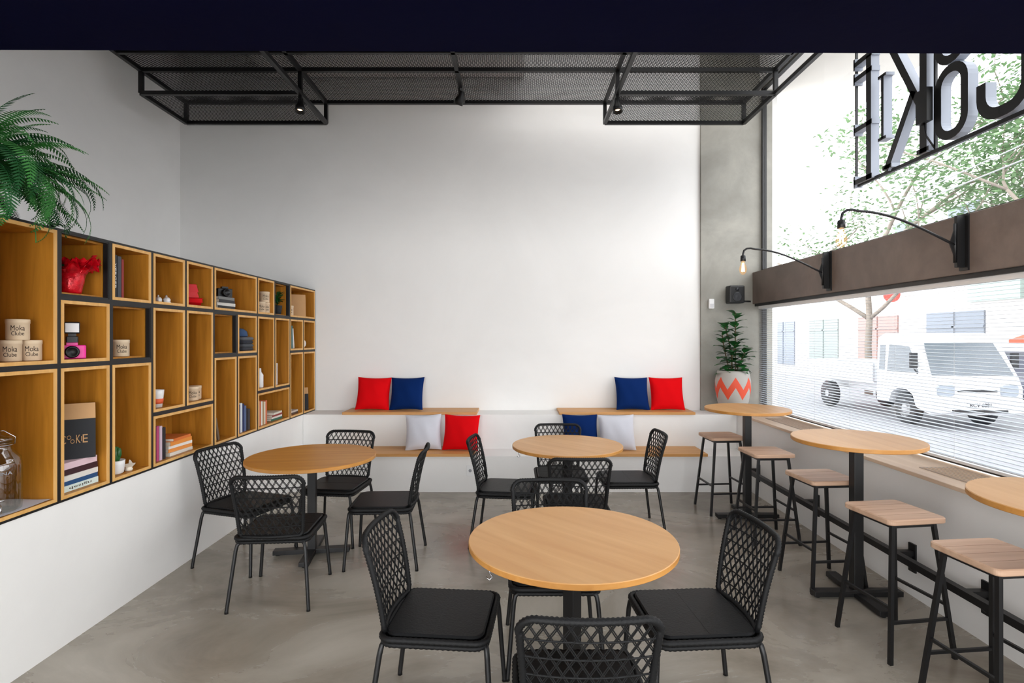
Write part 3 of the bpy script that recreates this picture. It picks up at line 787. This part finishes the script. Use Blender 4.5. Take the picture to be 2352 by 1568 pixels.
b=MB(); b.box(-0.032,0.032,-0.045,0,0,0.12); b.obj('body',M_WHITE,o,bevel=0.01)
b=MB(); b.box(-0.022,0.022,-0.048,-0.0455,0.015,0.06); b.obj('sensor_lens',mat('sensor_lens',(205,205,208),0.3),o)

# ---------------------------------------------------------------- tall potted plant
def zigmat():
    m=bpy.data.materials.new('zigzag_pot'); m.use_nodes=True; nt=m.node_tree; b=nt.nodes['Principled BSDF']
    b.inputs['Roughness'].default_value=0.6
    tc=nt.nodes.new('ShaderNodeTexCoord'); sp=nt.nodes.new('ShaderNodeSeparateXYZ'); nt.links.new(tc.outputs['Object'],sp.inputs[0])
    def M(op,a,bb=None):
        n=nt.nodes.new('ShaderNodeMath'); n.operation=op
        for i,q in enumerate((a,bb)):
            if q is None: continue
            if isinstance(q,(int,float)): n.inputs[i].default_value=q
            else: nt.links.new(q,n.inputs[i])
        return n.outputs[0]
    an=M('MULTIPLY',M('ARCTAN2',sp.outputs[1],sp.outputs[0]),7/(2*math.pi))
    tri=M('MULTIPLY',M('ABSOLUTE',M('SUBTRACT',M('FRACT',M('ADD',an,10)),0.5)),2)
    zz=M('ADD',M('MULTIPLY',tri,0.14),0.23)
    fac=M('LESS_THAN',M('ABSOLUTE',M('SUBTRACT',sp.outputs[2],zz)),0.06)
    mx=nt.nodes.new('ShaderNodeMix'); mx.data_type='RGBA'
    mx.inputs[6].default_value=srgb((180,176,170))+(1,); mx.inputs[7].default_value=srgb((226,82,50))+(1,)
    nt.links.new(fac,mx.inputs[0]); nt.links.new(mx.outputs[2],b.inputs['Base Color'])
    return m
o=thing('potted_plant',(2.54,6.36,0.776),0,'leafy rubber plant in a grey pot with coral zigzag band','plant')
b=MB(); b.lathe([(0.11,0),(0.13,0.01),(0.17,0.14),(0.195,0.28),(0.195,0.38),(0.178,0.47),(0.17,0.495),(0.155,0.50),(0.15,0.47),(0.0001,0.45)],48); b.obj('pot',zigmat(),o)
b=MB(); b.lathe([(0.148,0.455),(0.0001,0.46)],24); b.obj('soil',M_SOIL,o)
b=MB(); random.seed(5)
for s in range(5):
    a0=s*1.35; pts=[(0.03*math.cos(a0),0.03*math.sin(a0),0.45)]
    H=(0.72,0.58,0.48,0.38,0.28)[s]
    for k in range(1,7): t=k/6; pts.append((0.03*math.cos(a0)+0.10*t*math.cos(a0+t)*(s>0),0.03*math.sin(a0)+0.05*t*math.sin(a0)*(s>0),0.45+H*t))
    b.tube(pts,0.007,6,mi=1)
    nn=26 if s==0 else 18
    for k in range(nn):
        t=0.08+0.92*(k/nn); q=t*6; i=min(5,int(q)); f=q-i
        P=Vector(pts[i]).lerp(Vector(pts[i+1]),f); a=k*2.4+s
        e=0.1+0.7*t
        dy=math.sin(a); 
        b.leaf(P,(math.cos(a),dy*(0.5 if dy>0 else 1),e),(0,0,1),random.uniform(.16,.21)*(1 if dy<0.4 else 0.7),random.uniform(.10,.135),0,0.15,0.35)
b.obj('foliage',[M_LEAF,M_STEM],o)

# ---------------------------------------------------------------- canopy
o=thing('metal_canopy',(0,0,0),0,'black steel frame canopy with expanded metal mesh panels overhead','canopy')
ZU,ZL=4.31,4.08; YN,YF=5.45,6.20
b=MB(); T=0.020
def bar(p,q): b.tube([p,q],T*1.35,4,sq=True)
xs=[-3.70,-2.12,-0.566,1.03,2.60]
for x in xs: bar((x,3.0,ZU),(x,YF,ZU))
for y in (3.0,4.2,5.1,YN,YF): bar((-3.70,y,ZU),(2.60,y,ZU))
for (x0,x1) in ((-3.70,-2.12),(1.03,2.60)):
    for y in (YN,YF):
        bar((x0,y,ZL),(x1,y,ZL))
        for x in (x0,x1): bar((x,y,ZL),(x,y,ZU))
    for x in (x0,x1): bar((x,YN,ZL),(x,YF,ZL))
bar((-2.12,4.0,ZL),(-2.12,YN,ZL)); bar((2.60,3.0,ZL),(2.60,YN,ZL)); bar((1.03,4.0,ZL),(1.03,YN,ZL))
for (x,y) in ((-2.12,4.0),(2.60,3.0),(1.03,4.0)): bar((x,y,ZL),(x,y,ZU))
for x in (-3.7,-2.12,1.03,2.6):
    for y in (3.0,4.2): bar((x,y,ZU),(x,y,5.499 if not (-2.96<x<0.13) else 4.80))
b.obj('frame',M_BLACK,o)
b=MB(); b.add([(-3.7,3.0,ZU+.02),(2.6,3.0,ZU+.02),(2.6,YF,ZU+.02),(-3.7,YF,ZU+.02)],[(0,1,2,3)]); b.obj('mesh_panel',M_MESHG,o)
for (x0,x1) in ((-3.70,-2.12),(1.03,2.60)):
    b=MB(); b.add([(x0,YN,ZL+.02),(x1,YN,ZL+.02),(x1,YF,ZL+.02),(x0,YF,ZL+.02)],[(0,1,2,3)]); b.obj('mesh_panel',M_MESHG,o)
def spot(x,y,z,rz,tilt):
    o=thing('ceiling_spotlight',(x,y,z),rz,'small black adjustable spotlight clamped under the canopy frame','spotlight','black spotlights on the canopy')
    b=MB(); b.box(-0.015,0.015,-0.015,0.015,-0.05,0); b.box(-0.004,0.004,-0.03,0.03,-0.09,-0.04); b.obj('bracket',M_BLACK,o)
    Mx=Matrix.Translation((0,0,-0.10))@Matrix.Rotation(R(tilt),4,'X')
    b=MB(); b.lathe([(0.0001,0.07),(0.026,0.068),(0.028,0.02),(0.046,-0.02),(0.05,-0.07),(0.044,-0.07),(0.034,-0.03),(0.0001,-0.03)],20,M=Mx); b.obj('lamp_head',M_BLACK,o)
    b=MB(); b.lathe([(0.031,-0.036),(0.02,-0.048),(0.0001,-0.05)],18,M=Mx); b.obj('bulb',mat('spot_bulb',(255,225,190),0.4,emis=(255,214,170),estr=3),o)
    l=bpy.data.lights.new('spot_light','SPOT'); l.energy=6; l.color=(1,0.85,0.7); l.spot_size=R(60); l.spot_blend=0.8
    lo=bpy.data.objects.new('spot_light',l); COL.objects.link(lo); lo.parent=o; lo.location=(0,0,-0.18); lo.rotation_euler=(R(tilt),0,0)
spot(-2.12,5.45,ZL-0.02,0,-12); spot(-0.566,5.8,ZU-0.02,40,35); spot(1.03,5.45,ZL-0.02,0,-10)

# ---------------------------------------------------------------- blinds
for (y0,y1) in ((0.45,2.38),(2.44,6.56)):
    o=thing('window_blind',(2.945,0,0),0,'white horizontal venetian blind with open slats behind the sill','blind')
    b=MB(); z=0.86
    while z<1.99:
        Mx=Matrix.Translation((0,0,z))@Matrix.Rotation(R(-5),4,'Y')
        b.box(-0.0125,0.0125,y0,y1,-0.0009,0.0009,0,M=Mx); z+=0.0245
    b.obj('slats',mat('blind_slat',(186,194,204),0.5),o)
    b=MB(); b.box(-0.02,0.02,y0,y1,1.995,2.03); b.obj('head_rail',M_WHITE,o)
    b=MB(); b.box(-0.014,0.014,y0,y1,0.825,0.842); b.obj('bottom_rail',M_WHITE,o)
    n=int((y1-y0)/0.6)+1
    for k in range(n+1):
        b=MB(); yy=y0+0.08+(y1-y0-0.16)*k/n
        b.tube([(-0.0135,yy,0.84),(-0.0135,yy,2.0)],0.0008,4); b.obj('cord',M_WHITE,o)

# ---------------------------------------------------------------- hanging sign
o=thing('shop_sign',(2.80,0,0),0,'large black dimensional letters on a rail hung inside the window','sign')
MSG=[M_BLACK,mat('letter_return_grey',(150,156,168),0.5)]
def stroke(b,P,w,closed=False,dp=0.065):
    P=[Vector((p[0],p[1])) for p in P]; n=len(P); L=[];Rr=[]
    for i in range(n):
        a=P[i-1] if (i>0 or closed) else P[i]; c=P[(i+1)%n] if (i<n-1 or closed) else P[i]
        d1=(P[i]-a); d2=(c-P[i])
        if d1.length<1e-9: d1=d2
        if d2.length<1e-9: d2=d1
        d1.normalize(); d2.normalize(); t=(d1+d2).normalized(); nn=Vector((-t.y,t.x)); m=w/2/max(0.4,nn.dot(Vector((-d1.y,d1.x))))
        L.append(P[i]+nn*m); Rr.append(P[i]-nn*m)
    vs=[]
    for x in (-dp/2,dp/2):
        for q in L: vs.append((x,q.x,q.y))
        for q in Rr: vs.append((x,q.x,q.y))
    for i in range(n if closed else n-1):
        j=(i+1)%n
        q=[vs[i],vs[j],vs[n+j],vs[n+i],vs[2*n+i],vs[2*n+j],vs[3*n+j],vs[3*n+i]]
        b.add(q,[(0,1,2,3),(7,6,5,4)],0)
        b.add(q,[(0,4,5,1),(3,2,6,7)],1)
        if not closed and i==0: b.add(q,[(0,3,7,4)],1)
        if not closed and i==n-2: b.add(q,[(1,5,6,2)],1)
def rrect(y0,y1,z0,z1,r,arcs=(0,1,2,3)):
    out=[]
    C=[(y1-r,z1-r,0),(y0+r,z1-r,90),(y0+r,z0+r,180),(y1-r,z0+r,270)]
    for i in arcs:
        cy,cz,a0=C[i]
        for k in range(7): a=R(a0+15*k); out.append((cy+r*math.cos(a),cz+r*math.sin(a)))
    return out
W=0.055; ZB,ZT=2.92,3.86
b=MB(); rc_=rrect(2.96,3.25,ZB+.02,ZT,0.12); stroke(b,[(3.25,3.55)]+rc_[0:21]+[(3.13,ZB+.02)]+rc_[21:]+[(3.25,3.15)],0.065); b.obj('letter',MSG,o)
b=MB(); stroke(b,rrect(3.37,3.58,ZB+.02,3.36,0.10),W,True); b.obj('letter',MSG,o)
b=MB(); stroke(b,rrect(3.37,3.58,3.42,ZT,0.10),W,True); b.obj('letter',MSG,o)
b=MB(); stroke(b,[(3.71,ZB-.02),(3.71,ZT)],0.065); stroke(b,[(3.73,3.22),(4.07,ZT)],W); stroke(b,[(3.80,3.36),(4.08,ZB-.02)],W); stroke(b,[(3.66,ZB),(3.77,ZB)],0.03); stroke(b,[(4.02,ZB),(4.12,ZB)],0.03); b.obj('letter',MSG,o)
b=MB(); stroke(b,[(4.12,3.15),(4.12,3.62)],0.03); stroke(b,[(4.08,3.15),(4.17,3.15)],0.022); stroke(b,[(4.08,3.62),(4.17,3.62)],0.022); b.obj('letter',MSG,o)
b=MB(); stroke(b,[(4.28,ZB-.03),(4.28,ZT)],0.06)
for z in (ZB-.01,3.33,3.74,ZT): stroke(b,[(4.24,z),(4.47,z)],0.038); stroke(b,[(4.46,z-.04),(4.46,z+.05)],0.02)
b.obj('letter',MSG,o)
b=MB(); b.box(-0.012,0.012,2.85,4.50,2.875,2.90); b.box(-0.012,0.012,2.85,4.50,3.88,3.90)
for y in (2.9,3.64,4.48): b.box(-0.008,0.008,y-0.008,y+0.008,2.88,4.65)
b.obj('rail',M_BLACK,o)
b=MB(); b.box(-0.09,-0.05,3.60,3.70,3.08,3.30); b.tube([(-0.07,3.65,3.08),(-0.05,3.66,3.0),(0,3.64,2.9)],0.006,6); b.obj('transformer',M_BLACK,o)

# ---------------------------------------------------------------- exterior
M_ASPH=mat('asphalt',(132,134,140),0.9,var=0.12,scale=3); M_PAVE=mat('pavement',(182,180,178),0.9,var=0.1,scale=4)
b=MB(); b.box(3.2,60,-12,90,-0.3,-0.12); b.obj('ground',M_ASPH,**ST)
b=MB(); b.box(3.2,6.0,-12,60,-0.12,-0.04); b.box(13.2,16,-12,60,-0.12,0.02); b.obj('ground.001',M_PAVE,**ST)
b=MB(); b.box(3.16,4.49,5.5,11,4.66,4.9); b.box(3.2,3.9,8.4,8.9,-0.1,4.66); b.obj('trim_4',mat('ext_white',(225,222,216),0.8),**ST)
fac=thing('building',(16,0,0),0,'pale shopfront building with awning across the street','building')
b=MB(); b.box(0,5,4,58,0,4.6); b.box(-0.15,0,4,58,4.45,4.75); b.box(1,5,10,26,4.6,7.4); b.obj('facade',mat('facade_white',(216,210,208),0.8,var=0.05),fac)
for i in range(12):
    y=6+i*4.2
    b=MB(); b.box(-0.06,0,y,y+2.6,0.1,2.6); b.box(-0.09,-0.05,y+1.25,y+1.35,0.1,2.6); b.box(-0.09,-0.05,y,y+2.6,2.0,2.08)
    b.obj('shop_window',mat('shop_glass_%d'%(i%3),[(118,126,138),(156,124,118),(130,140,138)][i%3],0.3),fac)  # shop glass colours lightened to imitate bright outdoor haze
for i in range(5):
    y=11+i*3; b=MB(); b.box(0.94,1.0,y,y+1.4,5.2,6.7); b.box(0.9,0.95,y+.66,y+.74,5.2,6.7); b.obj('upper_window',MC['shop_glass_0'],fac)
b=MB(); Mx=Matrix.Translation((-0.5,22.5,3.45))@Matrix.Rotation(R(90),4,'X'); b.lathe([(0.33,-0.05),(0.33,0.05)],28,M=Mx); b.tube([(-0.2,22.5,3.5),(0,22.5,3.6)],0.02,6); b.obj('round_sign',mat('sign_red',(206,80,70),0.6),fac)
b=MB(); b.box(-0.12,0,17.2,19.2,2.9,3.6); b.obj('sign_board',mat('sign_green',(160,182,176),0.6),fac)
b=MB(); b.prism([(0,2.0),(-1.2,1.6),(-1.2,1.5),(0,1.9)],13.6,16.4,0,1); b.obj('awning',mat('awning_red',(214,92,66),0.7),fac)

def wheel(parent,x,y,r,w=0.18):
    b=MB(); Mx=Matrix.Translation((x,y,r))@Matrix.Rotation(R(90),4,'Y')
    b.lathe([(r*0.55,-w/2),(r*0.95,-w/2),(r,-w/2+.03),(r,w/2-.03),(r*0.95,w/2),(r*0.55,w/2)],24,M=Mx,mi=0)
    b.lathe([(r*0.15,-w/2-.01),(r*0.5,-w/2+.02),(r*0.56,-w/2)],20,M=Mx,mi=1)
    b.obj('wheel',[mat('tyre',(50,52,56),0.8),M_GREY],parent)
tr=thing('truck',(7.95,10.5,-0.12),0,'white light cab-over delivery truck driving on the street','truck')
tr.rotation_euler=(0,0,R(-3))
MW=mat('truck_white',(226,228,232),0.3); MG=mat('auto_glass',(84,92,100),0.1)  # vehicle glass lightened, glare haze put into its colour
def rbox(prof,x0,x1,tuck=0.10):
    b=MB(); n=len(prof); cy=sum(p[0] for p in prof)/n; cz=sum(p[1] for p in prof)/n; secs=[]
    for x,s in ((x0,0.90),(x0+tuck*.35,0.97),(x0+tuck,1.0),(x1-tuck,1.0),(x1-tuck*.35,0.97),(x1,0.90)):
        secs.append([(x,cy+(p[0]-cy)*(1-(1-s)*.5),cz+(p[1]-cz)*(1-(1-s)*(0.5 if p[1]<1 else 1))) for p in prof])
    vs=[q for s in secs for q in s]; fs=[tuple(range(n))[::-1],tuple(5*n+k for k in range(n))]
    for i in range(5):
        for k in range(n): k2=(k+1)%n; fs.append((i*n+k,i*n+k2,(i+1)*n+k2,(i+1)*n+k))
    b.add(vs,fs); return b
rbox([(0.02,0.30),(-0.03,0.42),(-0.03,0.80),(0.06,1.00),(0.50,1.70),(0.60,1.81),(0.8,1.87),(1.5,1.87),(1.64,1.80),(1.68,1.2),(1.68,0.40),(1.25,0.40),(1.15,0.62),(0.95,0.72),(0.65,0.72),(0.45,0.62),(0.35,0.38)],0.0,1.72).obj('cab',MW,tr)
b=MB(); b.add([(0.10,0.075,1.05),(1.62,0.075,1.05),(1.52,0.445,1.67),(0.20,0.445,1.67)],[(0,1,2,3)]); b.obj('windshield',MG,tr)
b=MB(); b.add([(-0.008,0.28,1.08),(-0.004,0.56,1.60),(-0.004,1.20,1.64),(-0.008,1.28,1.06)],[(0,1,2,3)]); b.add([(-0.008,1.36,1.08),(-0.004,1.32,1.62),(-0.004,1.52,1.62),(-0.008,1.56,1.08)],[(0,1,2,3)]); b.obj('side_window',MG,tr)
for x in (0.12,1.28):
    b=MB(); b.slab(0.32,0.22,0.06,-0.02,0.03,0.01); b.obj('headlight',mat('headlight',(140,148,158),0.15),tr,(x+.16,-0.03,0.77),(R(90),0,0))
b=MB(); b.box(0.5,1.22,-0.045,0.0,0.74,0.78); b.obj('grille',M_DARK,tr)
b=MB(); b.box(0.35,1.37,-0.104,-0.09,0.36,0.41); b.obj('air_intake',M_DARK,tr)
b=MB(); b.box(0.0,1.72,-0.10,0.0,0.34,0.60); b.obj('bumper',MW,tr,bevel=0.04)
b=MB(); b.box(0.62,1.10,-0.115,-0.10,0.44,0.56); b.obj('licence_plate',mat('plate',(180,182,186),0.5),tr)
text_part('RCV 6881',M_DARK,0.38,0.07,0.002,tr,(0.86,-0.118,0.5),(R(90),0,0))
for x in (-0.16,1.74): 
    b=MB(); b.box(x,x+0.14,0.28,0.33,1.18,1.48); b.tube([(x+0.07,0.30,1.18),(0.02 if x<0 else 1.70,0.34,1.05)],0.015,6); b.obj('mirror',M_DARK,tr,bevel=0.02)
b=MB(); b.box(0.02,1.70,1.80,4.8,0.75,0.85); 
for (x0,x1,y0,y1) in ((0.0,0.04,1.78,4.82),(1.68,1.72,1.78,4.82),(0,1.72,1.78,1.82),(0,1.72,4.78,4.82)): b.box(x0,x1,y0,y1,0.80,1.20)
b.box(0.5,0.62,1.5,4.7,0.5,0.76); b.box(1.1,1.22,1.5,4.7,0.5,0.76); b.obj('cargo_bed',mat('bed_grey',(205,207,210),0.5),tr)
for (x,y) in ((0.14,0.8),(1.58,0.8),(0.15,3.9),(1.57,3.9)): wheel(tr,x,y,0.33)
car=thing('car',(12.4,13.2,-0.12),0,'dark blue hatchback car parked on the street','car')
b=MB(); b.prism([(0,0.3),(0,0.7),(0.9,0.9),(1.5,1.4),(2.9,1.42),(3.7,0.95),(4.0,0.9),(4.05,0.35)],0,1.7,0); b.obj('body',mat('car_blue',(74,80,98),0.3),car,bevel=0.08)
b=MB(); b.add([(0.15,0.98,0.955),(1.55,0.98,0.955),(1.45,1.45,1.36),(0.25,1.45,1.36)],[(0,1,2,3)]); b.add([(-0.01,1.1,0.95),(-0.01,1.55,1.33),(-0.01,2.85,1.35),(-0.01,3.4,0.98)],[(0,1,2,3)]); b.obj('car_window',MG,car)
for (x,y) in ((0.1,0.75),(1.6,0.75),(0.1,3.2),(1.6,3.2)): wheel(car,x,y,0.31)

M_BARK=mat('bark',(140,130,120),0.9,var=0.2); M_TL=mat('tree_leaf',(118,148,106),0.7,var=0.25,scale=2)  # bark and leaf colours paled to stand in for washed-out daylight haze
def tree(x,y,h,spread,nleaf,seed,label):
    random.seed(seed); o=thing('tree',(x,y,-0.1),0,label,'tree'); b=MB(); tips=[]
    def br(p,d,L,r,lv):
        n=5; P=[p]; dd=d.copy()
        for i in range(n): dd=(dd+Vector((random.uniform(-.18,.18),random.uniform(-.18,.18),random.uniform(-.05,.12)))).normalized(); P.append(P[-1]+dd*L/n)
        b.tube(P,[r*(1-0.45*i/n) for i in range(n+1)],6)
        if lv>=3: tips.extend(P[1:]); return
        if lv==2: tips.extend(P[3:])
        for k in range(3 if lv else 4):
            a=random.uniform(0,6.28); nd=(dd*0.6+Vector((math.cos(a),math.sin(a),random.uniform(-.1,.5)))*0.8).normalized()
            br(P[-1] if k<2 else P[3],nd,L*random.uniform(.6,.8),r*0.5,lv+1)
    br(Vector((0,0,0)),Vector((0,0,1)),h*0.42,0.13,0)
    b.obj('trunk',M_BARK,o)
    b=MB()
    for i in range(nleaf):
        t=random.choice(tips)+Vector((random.gauss(0,.35),random.gauss(0,.35),random.gauss(0,.28)))*spread
        a=random.uniform(0,6.28); u=Vector((math.cos(a),math.sin(a),random.uniform(-.6,.6)))*0.085; w=Vector((-math.sin(a),math.cos(a),random.uniform(-.5,.5)))*0.042
        b.add([t-u,t+w,t+u,t-w],[(0,1,2,3)])
    b.obj('foliage',M_TL,o,kind='stuff')
tree(11.0,17.0,9.5,1.2,6500,4,'street tree with thin branches and haze-paled green leaves')
tree(11.6,11.8,10.5,1.35,9500,9,'broad street tree with spreading branches and sparse leaves')
pl=thing('power_line',(0,0,0),0,'grey overhead power cables strung along the street','cable')
for k in range(7):
    b=MB(); x=7+0.3*k; z=4.4+0.45*k; P=[]
    for i in range(25): t=i/24; P.append((x+2.5*t*(k%2),2+40*t,z-1.2*math.sin(math.pi*t)*0.6+(k%3)*0.4*t))
    b.tube(P,0.012,4); b.obj('cable',M_GREY,pl)

# ---------------------------------------------------------------- light
w=bpy.data.worlds.new('World'); sc.world=w; w.use_nodes=True
bg=w.node_tree.nodes['Background']; bg.inputs['Color'].default_value=(0.96,0.98,1.0,1); bg.inputs['Strength'].default_value=4.2
def area(name,loc,rot,sx,sy,e,c=(1,1,1)):
    l=bpy.data.lights.new(name,'AREA'); l.shape='RECTANGLE'; l.size=sx; l.size_y=sy; l.energy=e; l.color=c
    o=bpy.data.objects.new(name,l); COL.objects.link(o); o.location=loc; o.rotation_euler=rot
area('overhead_fill_light',(0,3.9,5.45),(0,0,0),5.5,3.4,185,(1,0.985,0.97))  # added fill from overhead, out of view, no fixture behind it
area('rear_fill_light',(-0.3,-2.4,1.9),(R(90),0,0),5.5,1.4,120,(1,0.985,0.97))  # added fill behind the camera to brighten the walls

# ---------------------------------------------------------------- camera
cd=bpy.data.cameras.new('Camera'); cd.sensor_width=36; cd.lens=1260/2352*36
cd.shift_x=-4/2352; cd.shift_y=-8/2352; cd.clip_start=0.02; cd.clip_end=300
co=bpy.data.objects.new('Camera',cd); COL.objects.link(co); co.location=(0,0,1.65); co.rotation_euler=(R(90),0,0)
sc.camera=co
